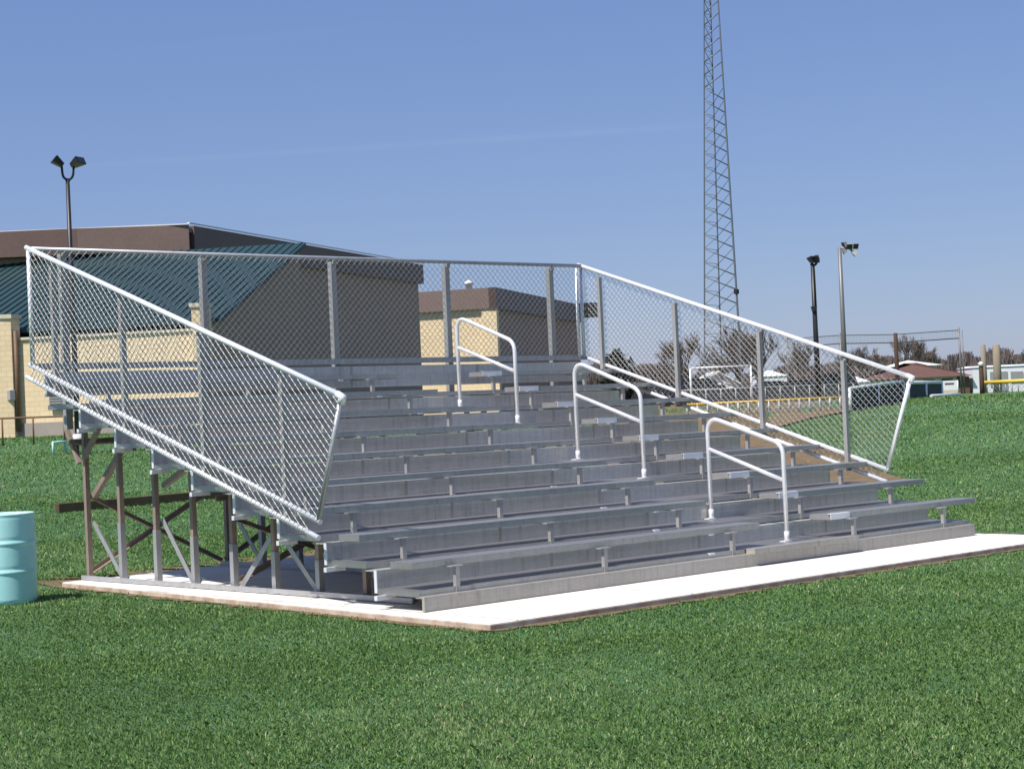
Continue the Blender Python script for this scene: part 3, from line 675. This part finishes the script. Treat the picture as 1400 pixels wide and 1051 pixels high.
# ------------------------------------------------------------------ far wood on the horizon
def far_wood():
    v = []; f = []; rnd = random.Random(9)
    prof = [(560,520),(800,500),(830,488),(860,502),(905,492),(940,505),(1000,512),(1040,505),(1090,495),(1130,497),(1165,487),(1200,484),(1235,486),(1270,481),(1300,484),(1330,478),(1370,473),(1400,476),(1480,474)]
    def top(x):
        for (xa,ya),(xb,yb) in zip(prof, prof[1:]):
            if xa <= x <= xb: return ya+(yb-ya)*(x-xa)/(xb-xa)
        return 500
    for k in range(26000):
        x = rnd.uniform(780,1480); d = rnd.uniform(285,345); b = base(x, d)
        h = (zat(x, top(x), d)-b.z)*(1-.45*rnd.random()**2)*(.9+.1*math.sin(x*.35+math.sin(x*.11)*3))
        w = rnd.uniform(.05,.26); a = rnd.random()*6.283; dx, dy = math.cos(a)*w, math.sin(a)*w
        z0 = b.z-.3 if rnd.random() < .5 else b.z+h*rnd.uniform(.3,.7)
        n = len(v); lx, ly = rnd.gauss(0,.5), rnd.gauss(0,.5)
        v += [(b.x-dx,b.y-dy,z0),(b.x+dx,b.y+dy,z0),(b.x+lx+dx*.3,b.y+ly+dy*.3,b.z+h),(b.x+lx-dx*.4,b.y+ly-dy*.4,b.z+h*.97)]
        f.append((n,n+1,n+2,n+3))
    me = bpy.data.meshes.new('far_wood'); me.from_pydata(v, [], f); me.materials.append(M['far_wood'])
    o = bpy.data.objects.new('far_wood', me); COL.objects.link(o); tag(o, 'brown belt of leafless woodland along the horizon', 'woodland', kind='stuff')
far_wood()

# ------------------------------------------------------------------ ball field on the right
inf = [ground(x,y) for x,y in ((800,552),(1080,549),(1165,549),(1166,563),(1110,573),(1050,590),(900,600),(800,600))]
mb = MB()
def sheet(pts, z):
    cx = sum(p.x for p in pts)/len(pts); cy = sum(p.y for p in pts)/len(pts)
    R = 10; n = len(pts)
    for i in range(n):
        a, b = pts[i], pts[(i+1)%n]
        for r in range(R):
            t0, t1 = r/R, (r+1)/R
            q = [(cx+(a.x-cx)*t0,cy+(a.y-cy)*t0),(cx+(a.x-cx)*t1,cy+(a.y-cy)*t1),(cx+(b.x-cx)*t1,cy+(b.y-cy)*t1),(cx+(b.x-cx)*t0,cy+(b.y-cy)*t0)]
            if r == 0: q = [q[0],q[1],q[2]]
            mb.poly([(x,y,terr(x,y)+z) for x,y in q])
sheet(inf, .05); tag(mb.build('infield_dirt', M['soil']), kind='structure')
dirt = [ground(x,y) for x,y in ((1250,661),(1205,647),(1160,627),(1100,600),(1040,576),(1000,563),(800,590),(400,640),(335,690),(400,722),(700,712),(1000,690),(1150,672),(1215,668))]
mb = MB(); sheet(dirt, .03); tag(mb.build('dirt_path', M['soil']), kind='structure')

def panel_fence(name, label, cat, pts, h, nsub, mpanel, mframe, group=None, cap=None, w=.05):
    t = thing(name, label, cat, pts[0], group)
    for (a, b) in zip(pts, pts[1:]):
        for k in range(nsub):
            p = a+(b-a)*(k/nsub); q = a+(b-a)*((k+1)/nsub); p.z = terr(p.x,p.y); q.z = terr(q.x,q.y)
            m = MB(); m.bar(p+Vector((0,0,h/2)), q+Vector((0,0,h/2)), .02, h*.92); m.build('panel', mpanel, t)
            m = MB(); m.tube([p-Vector((0,0,.1)), p+Vector((0,0,h))], w, 8); m.build('post', mframe, t)
        m = MB(); m.tube([b-Vector((0,0,.1)), b+Vector((0,0,h))], w, 8); m.build('post', mframe, t)
        m = MB(); m.tube([a+Vector((0,0,h)), b+Vector((0,0,h))], w if not cap else .07, 8); m.build('top_rail', cap or mframe, t)
    return t
def hpx(x, y0, y1, d): return (y0-y1)*d/FPX
g1, g2 = ground(1242,546), ground(1288,543.2); d1 = (g1-CAM).dot(FX)
panel_fence('windscreen_panel', 'dark green windscreen panels in white frames right of the bleacher fence end', 'windscreen', [g1,g2], hpx(0,546,523,d1), 2, M['teal_dark'], M['white_metal'], w=.07)
g3, g4 = ground(1163,563), ground(1236,550); d3 = (g3-CAM).dot(FX)
panel_fence('windscreen_panel', 'dark green windscreen seen through the end of the right guard fence', 'windscreen', [g3,g4], hpx(0,563,531,d3), 2, M['teal_dark'], M['white_metal'], w=.05)
a, b_ = ground(1255,545.5), ground(1297,542.5); m = MB(); m.tube([a+Vector((0,-.6,.1)),b_+Vector((0,-.6,.1))],.06,8); tag(m.build('ground_pipe', M['white_metal']), 'white pipe lying on the grass at the foot of the dark green panels', 'pipe')
# white banner on a little rail
a, b_ = base(1289,118), base(1311,118); m = MB(); za = zat(1300,533,118); zb = zat(1300,520,118)
t = thing('banner_board', 'white banner with red lettering strips beside the dark green panels', 'banner', a)
m.bar(Vector((a.x,a.y,(za+zb)/2)), Vector((b_.x,b_.y,(za+zb)/2)), .04, zb-za); m.build('board', M['white_wall'], t)
m = MB(); q = (b_-a).normalized(); nn = -Vector((q.y,-q.x,0)); nn = nn if nn.dot(CAM-a) > 0 else -nn
m.bar(Vector((a.x,a.y,(za+zb)/2+.1))+q*.2+nn*.03, Vector((b_.x,b_.y,(za+zb)/2+.1))-q*.25+nn*.03, .01, .1); m.build('stripe', M['roof_brown'], t)
for p in (a,b_): MB().tube([Vector((p.x,p.y,terr(p.x,p.y)-.1)),Vector((p.x,p.y,zb))],.04,8).build('post', M['white_metal'], t)
# yellow capped outfield fence
def ball_fence(label, a, b, h, n, rc=.12):
    t = thing('outfield_fence', label, 'fence', a, 'yellow capped ball field fences')
    for k in range(n+1):
        p = a+(b-a)*(k/n); p.z = terr(p.x,p.y); MB().tube([p-Vector((0,0,.1)),p+Vector((0,0,h))],.04,6).build('post', M['bracket'], t)
    MB().tube([a+Vector((0,0,h)),b+Vector((0,0,h))],rc,8).build('yellow_cap', M['yellow'], t)
    m = MB(); L = (b-a).length; d = (b-a)/L; u = 0; P = .30
    while u < L:
        for s in (1,-1):
            e = u+s*(h-.1)
            if 0 <= e <= L: m.tube([a+d*u+Vector((0,0,.05)), a+d*e+Vector((0,0,h-.05))], .011, 3)
        u += P
    m.build('chain_link_panel', M['galv'], t)
ga, gb = base(1343,122), base(1420,118); ball_fence('yellow capped chain link fence at the far right edge of the field', ga, gb, zat(1343,523,122)-ga.z, 9)
ga, gb = ground(940,570), ground(1163,559); hd = ((ga+gb)/2-CAM).dot(FX)
ball_fence('long yellow capped ball field fence seen through the right guard fence', ga, gb, hpx(0,564,547,hd), 16, .032)
panel_fence('windscreen_panel', 'long dark grey screen fence between the parked cars and the yellow capped fence', 'windscreen', [base(925,112),base(1168,114)], 1.0, 12, M['screen_grey'], M['bracket'], w=.04)
# ball stop net on tall posts
nd = 135
t = thing('ball_stop_net', 'tall ball stop frame of thin posts and two long cables above the brown roof', 'net', base(1090,nd))
pts = [(1080,463),(1153,458),(1227,457),(1316,451)]
tops = [Vector((*base(x,nd+i*2).xy, zat(x,y,nd+i*2))) for i,(x,y) in enumerate(pts)]
for i,(x,y) in enumerate(pts):
    if i == 2: continue
    b = base(x, nd+i*2); MB().tube([b-Vector((0,0,.1)), tops[i]+Vector((0,0,.2))], .07, 8).build('post', M['grey_pole'], t)
b = base(1320, nd+6); MB().tube([b-Vector((0,0,.1)), Vector((b.x,b.y,tops[3].z))], .06, 8).build('post', M['grey_pole'], t)
MB().tube(tops, .035, 6).build('upper_cable', M['grey_pole'], t)
MB().tube([p-Vector((0,0,.62)) for p in tops], .05, 6).build('lower_cable', M['grey_pole'], t)
m = MB()
for i in range(3):
    p, q = tops[i], tops[i+1]
    for k in range(40): a = p+(q-p)*(k/40); m.tube([a, Vector((a.x,a.y,a.z-.62))], .008, 3)
m.build('net', M['grey_pole'], t)
# posts
def stick(label, x, d, ytop, w, m, name='timber_post', cap=None):
    b = base(x, d); z = zat(x, ytop, d); o = MB(); o.lathe(b-Vector((0,0,.2)), [(w,0),(w*.97,(z-b.z)*.5),(w*.9,z-b.z+.17),(w*.7,z-b.z+.2)], 14)
    if cap:
        t = thing(name, label, 'post', b); o.build('post', m, t); MB().lathe((b.x,b.y,z-.02), [(w*1.15,0),(w*1.15,.2),(w*.5,.3)], 12).build('white_cap', M['white_metal'], t)
    else: tag(o.build(name, m), label, 'post')
stick('thick dark brown timber post left of the brown roofed building', 1229, 132, 455, .16, M['wood_post'])
stick('slim pale timber post, left of the pair before the white trailers', 1348, 140, 471, .21, M['wood_pale'])
stick('thicker pale timber post, right of the pair before the white trailers', 1366, 138, 471, .30, M['wood_pale'])
stick('short brown post with a white cap at the end of the yellow capped fence', 1344, 120, 500, .16, M['wood_post'], 'capped_post', True)
# brown roofed building
def hip(name, label, x0, x1, d, yw0, ye, yr, inset, depth, mw, mr, gr=None, o=.5):
    a, b = base(x0,d), base(x1,d); q = (b-a).normalized(); n = Vector((-q.y,q.x,0)); n = n if n.dot(FX) > 0 else -n
    t = thing(name, label, 'building', a, gr); g0 = min(a.z,b.z)-.2; ze = zat((x0+x1)/2,ye,d); zr = zat((x0+x1)/2,yr,d)
    MB().prism([(p.x,p.y) for p in (a,b,b+n*depth,a+n*depth)], g0, ze).build('wall', mw, t)
    A, B, C, D_ = a-q*o-n*o, b+q*o-n*o, b+q*o+n*(depth+o), a-q*o+n*(depth+o)
    m = MB(); e = [P3(p,ze+.003) for p in (A,B,C,D_)]; r0 = P3(a+q*inset+n*depth/2,zr); r1 = P3(b-q*inset+n*depth/2,zr)
    m.poly([e[0],e[1],r1,r0]); m.poly([e[2],e[3],r0,r1]); m.poly([e[1],e[2],r1]); m.poly([e[3],e[0],r0]); m.poly(e[::-1]); m.build('roof', mr, t)
    return t, a, b, q, n, ze
t, a, b, q, n, ze = hip('brown_roof_building', 'low field house with a wide brown hipped roof right of the guard fence', 1206, 1322, 150, 540, 516, 494, 4.0, 9, M['trim'], M['roof_brown'])
for k in (.25,.5,.72):
    m = MB(); p = a+(b-a)*k-n*.03; m.bar(P3(p,ze-.55), P3(p+q*.9,ze-.55), .05, .7); m.build('window', M['dark_void'], t)
m = MB(); p = a+(b-a)*.97-n*.03; m.bar(P3(p-q*.5,ze-1.0), P3(p+q*.5,ze-1.0), .05, 1.9); m.build('door', M['rail_brown'], t)
hip('white_gable_building', 'white building whose gable shows behind the brown hipped roof', 1228, 1284, 185, 530, 500, 491, 2.0, 8, M['white_wall'], M['concrete_pale'])
# white trailers
t, a, b, q, n, ze = hip('white_shed', 'long white shed behind the yellow capped fence at the right edge', 1332, 1450, 150, 530, 500, 497.5, .1, 5, M['white_wall'], M['white_wall'], o=.08)
for k, w, h, z0 in ((.2,.8,1.2,-1.0),(.33,.5,1.6,-1.2),(.44,1.0,.9,-.9),(.62,.7,1.4,-1.1)):
    m = MB(); p = a+(b-a)*k-n*.04; m.bar(P3(p,ze+z0), P3(p+q*w,ze+z0), .06, h); m.build('opening', M['bracket'], t)
# white gabled house and low white roofs seen through the fence
def gable(name, label, x0, x1, d, ye, yr, depth, mw, mr, gr=None):
    a, b = base(x0,d), base(x1,d); q = (b-a).normalized(); n = Vector((-q.y,q.x,0)); n = n if n.dot(FX) > 0 else -n
    t = thing(name, label, 'building', a, gr); g0 = min(a.z,b.z)-.2; xm = (x0+x1)/2; ze = zat(xm,ye,d); zr = zat(xm,yr,d); c = (a+b)/2
    m = MB(); pts = [P3(a,g0),P3(b,g0),P3(b,ze),P3(c,zr),P3(a,ze)]
    m.poly(pts); m.poly([p+n*depth for p in pts][::-1]); m.poly([pts[0],pts[4],pts[4]+n*depth,pts[0]+n*depth]); m.poly([pts[1],pts[1]+n*depth,pts[2]+n*depth,pts[2]]); m.build('wall', mw, t)
    m = MB(); 
    for s, e in ((a,-q),(b,q)):
        u = P3(s,ze)+e*.3-n*.3-Vector((0,0,.1)); w = P3(c,zr)-n*.3; th = Vector((0,0,.14)); L = n*(depth+.6)
        m.hexa([u+Vector((0,0,.01)),w+Vector((0,0,.01)),w+L+Vector((0,0,.01)),u+L+Vector((0,0,.01)),u+th,w+th,w+L+th,u+L+th])
    m.build('roof', mr, t)
    m = MB(); p = c-n*.03; m.bar(P3(p-q*.5,ze-.3), P3(p+q*.5,ze-.3), .05, .7); m.build('window', M['dark_void'], t)
gable('white_house', 'white gabled house behind the white goal frame', 957, 1012, 150, 527, 509, 9, M['white_wall'], M['concrete_pale'])
hip('low_white_building', 'low white building between the bare trees behind the right fence', 1044, 1078, 170, 530, 514, 505, 1, 7, M['white_wall'], M['white_wall'], o=.1)
hip('low_white_building', 'small white trailer roof above the dark green windscreen', 1166, 1190, 140, 530, 522, 514, .6, 4, M['white_wall'], M['white_wall'], o=.1)
# goal frame
a, b_ = base(946,100), base(1029,100); zt_ = zat(988,501.5,100)
t = thing('goal_frame', 'white goal frame of thin tube in front of the white gabled house', 'goal', a)
MB().tube([P3(a,zt_),P3(b_,zt_)],.06,8).build('crossbar', M['white_metal'], t)
for p in (a,b_): MB().tube([P3(p,p.z-.1),P3(p,zt_)],.06,8).build('upright', M['white_metal'], t)
# parked cars along the field
def car(label, x, d, L, col, suv, gr='cars parked beyond the ball field'):
    b = base(x, d); t = thing('parked_car', label, 'car', b, gr)
    q = Vector((RX.x,RX.y,0)).normalized(); n = Vector((-q.y,q.x,0)); 
    pr = [(-.5,.25),(-.5,.62),(-.47,.85),(-.24,.92),(.30,.92),(.46,.80),(.5,.6),(.5,.25)] if not suv else [(-.5,.3),(-.5,.75),(-.48,1.0),(-.2,1.05),(.44,1.05),(.49,.95),(.5,.7),(.5,.3)]
    W = 1.75; hh = 1.45 if not suv else 1.8
    def ext(prof, w, z0=0):
        m = MB(); l = [b+q*(u*L)+n*(-w/2)+Vector((0,0,z)) for u,z in prof]; r = [p+n*w for p in l]
        m.poly(l[::-1]); m.poly(r)
        for i in range(len(l)): j = (i+1)%len(l); m.poly([l[i],l[j],r[j],r[i]])
        return m
    ext(pr, W).build('body', col, t, .05)
    cb = [(-.22,pr[3][1]+.005),(-.10,hh-.03),(.0,hh),(.28,hh-.02),(.42,pr[4][1]+.005)] if not suv else [(-.2,1.055),(-.1,hh-.04),(0,hh),(.4,hh-.02),(.46,1.055)]
    ext(cb, W*.86).build('cabin', M['glass'], t)
    rf = [(-.09,hh-.02),(.0,hh+.01),(.29,hh-.01),(.29,hh+.02),(0,hh+.05),(-.1,hh+.01)]; ext(rf, W*.88).build('roof_panel', col, t)
    for u in (-.31,.31):
        for s in (-1,1):
            c = b+q*(u*L)+n*(s*W*.46)+Vector((0,0,.32)); MB().tube([c-n*.1,c+n*.1],.32,18).build('wheel', M['rubber'], t)
M['car_dark'] = mat('dark_blue_car_paint', (.03,.035,.05), None, 2, (1,1,1), .25); M['car_red'] = mat('dark_red_car_paint', (.12,.02,.02), None, 2, (1,1,1), .25); M['car_grey'] = mat('silver_car_paint', (.35,.36,.38), None, 2, (1,1,1), .3)
car('dark blue parked car seen over the bleacher right of the top handrail', 908, 118, 4.4, M['car_dark'], False)
car('dark parked sport utility car beside the dark blue car', 940, 122, 4.6, M['black_metal'], True)
car('silver parked car behind the white goal frame', 1046, 126, 4.4, M['car_grey'], False)
car('dark red parked car between the low white building and the light pole', 1085, 130, 4.4, M['car_red'], False)
car('dark parked sport utility car left of the small white trailer roof', 1130, 128, 4.7, M['car_dark'], True)

# ------------------------------------------------------------------ grass
def lawn():
    Fx = np.array([math.sin(YAW),math.cos(YAW)]); Rx = np.array([math.cos(YAW),-math.sin(YAW)])
    P = []; 
    for d0, d1, dens in ((6.6,9,8500),(9,12,6000),(12,15,3600),(15,19,2200),(19,25,1100),(25,36,420),(36,52,150),(52,75,50)):
        w = .305*d1; n = int((d1-d0)*2*w*dens); d = rng.uniform(d0,d1,n); l = rng.uniform(-w,w,n)
        k = np.abs(l) < .30*d+.3; P.append(np.c_[CX+d[k,None]*Fx[0]+l[k,None]*Rx[0], CY+d[k,None]*Fx[1]+l[k,None]*Rx[1], d[k]])
    P = np.concatenate(P)
    x, y, dd = P.T
    # leave the slab and most of the bare soil free
    def inside(poly):
        c = np.zeros(len(x), bool); n = len(poly)
        for i in range(n):
            x1,y1 = poly[i]; x2,y2 = poly[(i+1)%n]
            s = (y1 > y) != (y2 > y); xi = (x2-x1)*(y-y1)/(y2-y1+1e-12)+x1; c ^= s & (x < xi)
        return c
    grown = [(-.05,6.2),(-.34,-1.09),(8.2,-1.06),(8.4,6.3)]
    keep = ~inside(SLAB) & ~(inside(grown) & (rng.random(len(x)) < .80)) & ((x-bp.x)**2+(y-bp.y)**2 > (BR*.9)**2)
    for pl in (inf, dirt): keep &= ~(inside([(p.x,p.y) for p in pl]) & (rng.random(len(x)) < .72))
    x, y, dd = x[keep], y[keep], dd[keep]; n = len(x)
    def vn(sx, sy, ph):
        return np.sin(x*sx+ph+1.7*np.sin(y*sy*.7+ph*2))*np.sin(y*sy-ph+1.3*np.sin(x*sx*.8))
    patch = .5+.5*(.45*vn(1.3,1.1,.3)+.3*vn(3.7,3.1,1.9)+.25*vn(9.1,8.3,4.2))
    big = .5+.5*np.clip(.7*vn(.42,.37,.8)+.5*vn(.9,.75,2.9),-1,1)
    worn = np.clip(vn(.62,.55,5.1)*.8+vn(2.9,2.3,.4)*.4-.42,0,1)
    fine = .5+.5*np.clip(vn(23,19,2.2)*.6+vn(41,37,.9)*.5,-1,1)
    h = (.010+.013*patch+.016*fine*rng.random(n)+.005*big)*(1-.22*worn)*(1+.25*rng.standard_normal(n)).clip(.4,1.8)
    w = rng.uniform(.0018,.0042,n)*(1+np.maximum(0,dd-9)/11)
    h *= 1+np.maximum(0,dd-14)/30
    az = rng.uniform(0,2*np.pi,n); la = rng.uniform(0,2*np.pi,n); lean = rng.uniform(.1,.95,n)*h
    z0 = np.array([terr(a,b) for a,b in zip(x,y)])-.006
    bx, by = np.cos(az)*w, np.sin(az)*w
    tx, ty_ = x+np.cos(la)*lean, y+np.sin(la)*lean
    mx, my = x+np.cos(la)*lean*.3, y+np.sin(la)*lean*.3
    V = np.empty((n,5,3)); 
    V[:,0] = np.c_[x-bx,y-by,z0]; V[:,1] = np.c_[x+bx,y+by,z0]
    V[:,2] = np.c_[mx+bx*.8,my+by*.8,z0+h*.6]; V[:,3] = np.c_[tx,ty_,z0+h*(1-.25*lean/h)]; V[:,4] = np.c_[mx-bx*.8,my-by*.8,z0+h*.6]
    me = bpy.data.meshes.new('lawn_grass'); me.vertices.add(n*5); me.vertices.foreach_set('co', V.ravel())
    me.loops.add(n*5); me.loops.foreach_set('vertex_index', np.arange(n*5,dtype=np.int32))
    me.polygons.add(n); me.polygons.foreach_set('loop_start', np.arange(0,n*5,5,dtype=np.int32)); me.polygons.foreach_set('loop_total', np.full(n,5,dtype=np.int32))
    at_ = me.attributes.new('tint','FLOAT','FACE')
    tint = (.44+.42*(patch-.5)+.22*(big-.5)+.24*(fine-.5)+.35*worn*rng.random(n)+.22*rng.standard_normal(n)).clip(0,1)
    at_.data.foreach_set('value', tint.astype(np.float32)); me.update(); me.validate(); me.materials.append(M['blade'])
    o = bpy.data.objects.new('lawn_grass', me); COL.objects.link(o); tag(o, 'short green mown grass round the slab', 'grass', kind='stuff')
lawn()

# ------------------------------------------------------------------ light
EL, AZ = math.radians(57), math.radians(-2)
sd = Vector((-math.cos(EL)*math.cos(AZ), math.cos(EL)*math.sin(AZ), math.sin(EL)))
sun = bpy.data.lights.new('sun','SUN'); sun.energy = 5.0; sun.angle = math.radians(.5); sun.color = (1,.955,.88)
so = bpy.data.objects.new('sun', sun); COL.objects.link(so); so.rotation_mode = 'QUATERNION'; so.rotation_quaternion = sd.to_track_quat('Z','Y')
so.location = (0,0,30)
W = bpy.data.worlds.new('World'); S.world = W; W.use_nodes = True; nt = W.node_tree
bg = nt.nodes['Background']; sky = nt.nodes.new('ShaderNodeTexSky'); sky.sky_type = 'NISHITA'; sky.sun_disc = False
sky.sun_elevation = EL; sky.sun_rotation = math.atan2(sd.x, sd.y); sky.air_density = 1.0; sky.dust_density = .4; sky.ozone_density = 3.0; sky.altitude = 0
# old contrails high in the sky
tc = nt.nodes.new('ShaderNodeTexCoord'); fac = None
for (p, q, wd, amt) in (((100,228),(960,172),.0026,.065),((640,190),(1010,168),.005,.045),((200,70),(520,35),.005,.03)):
    a = (at(*p,1)-CAM).normalized(); b = (at(*q,1)-CAM).normalized(); nv = a.cross(b).normalized(); mid = (a+b).normalized(); half = a.dot(mid)
    d1 = N(nt,'ShaderNodeVectorMath',operation='DOT_PRODUCT'); d1.inputs[1].default_value = nv; nt.links.new(tc.outputs['Generated'], d1.inputs[0])
    ab = N(nt,'ShaderNodeMath',operation='ABSOLUTE'); nt.links.new(d1.outputs['Value'], ab.inputs[0])
    mr = N(nt,'ShaderNodeMapRange',interpolation_type='SMOOTHSTEP'); mr.inputs['From Min'].default_value = 0; mr.inputs['From Max'].default_value = wd; mr.inputs['To Min'].default_value = amt; mr.inputs['To Max'].default_value = 0
    nt.links.new(ab.outputs[0], mr.inputs['Value'])
    d2 = N(nt,'ShaderNodeVectorMath',operation='DOT_PRODUCT'); d2.inputs[1].default_value = mid; nt.links.new(tc.outputs['Generated'], d2.inputs[0])
    m2 = N(nt,'ShaderNodeMapRange',interpolation_type='SMOOTHSTEP'); m2.inputs['From Min'].default_value = half-.004; m2.inputs['From Max'].default_value = half+.008; nt.links.new(d2.outputs['Value'], m2.inputs['Value'])
    ns = noise(nt, tc.outputs['Generated'], 60, 4, .6)
    mu = N(nt,'ShaderNodeMath',operation='MULTIPLY'); nt.links.new(mr.outputs[0], mu.inputs[0]); nt.links.new(m2.outputs[0], mu.inputs[1])
    mu2 = N(nt,'ShaderNodeMath',operation='MULTIPLY'); nt.links.new(mu.outputs[0], mu2.inputs[0]); nt.links.new(ns, mu2.inputs[1])
    if fac is None: fac = mu2.outputs[0]
    else:
        ad = N(nt,'ShaderNodeMath',operation='ADD'); nt.links.new(fac, ad.inputs[0]); nt.links.new(mu2.outputs[0], ad.inputs[1]); fac = ad.outputs[0]
hz = mixc(nt, .40, sky.outputs['Color'], (2.15,3.3,8.5))   # dry haze evens out the blue
c = mixc(nt, fac, hz, (9,9,9.5))
nt.links.new(c, bg.inputs['Color']); bg.inputs['Strength'].default_value = .074
S.view_settings.view_transform = 'Standard'; S.view_settings.look = 'None'; S.view_settings.gamma = 1; S.view_settings.exposure = .3
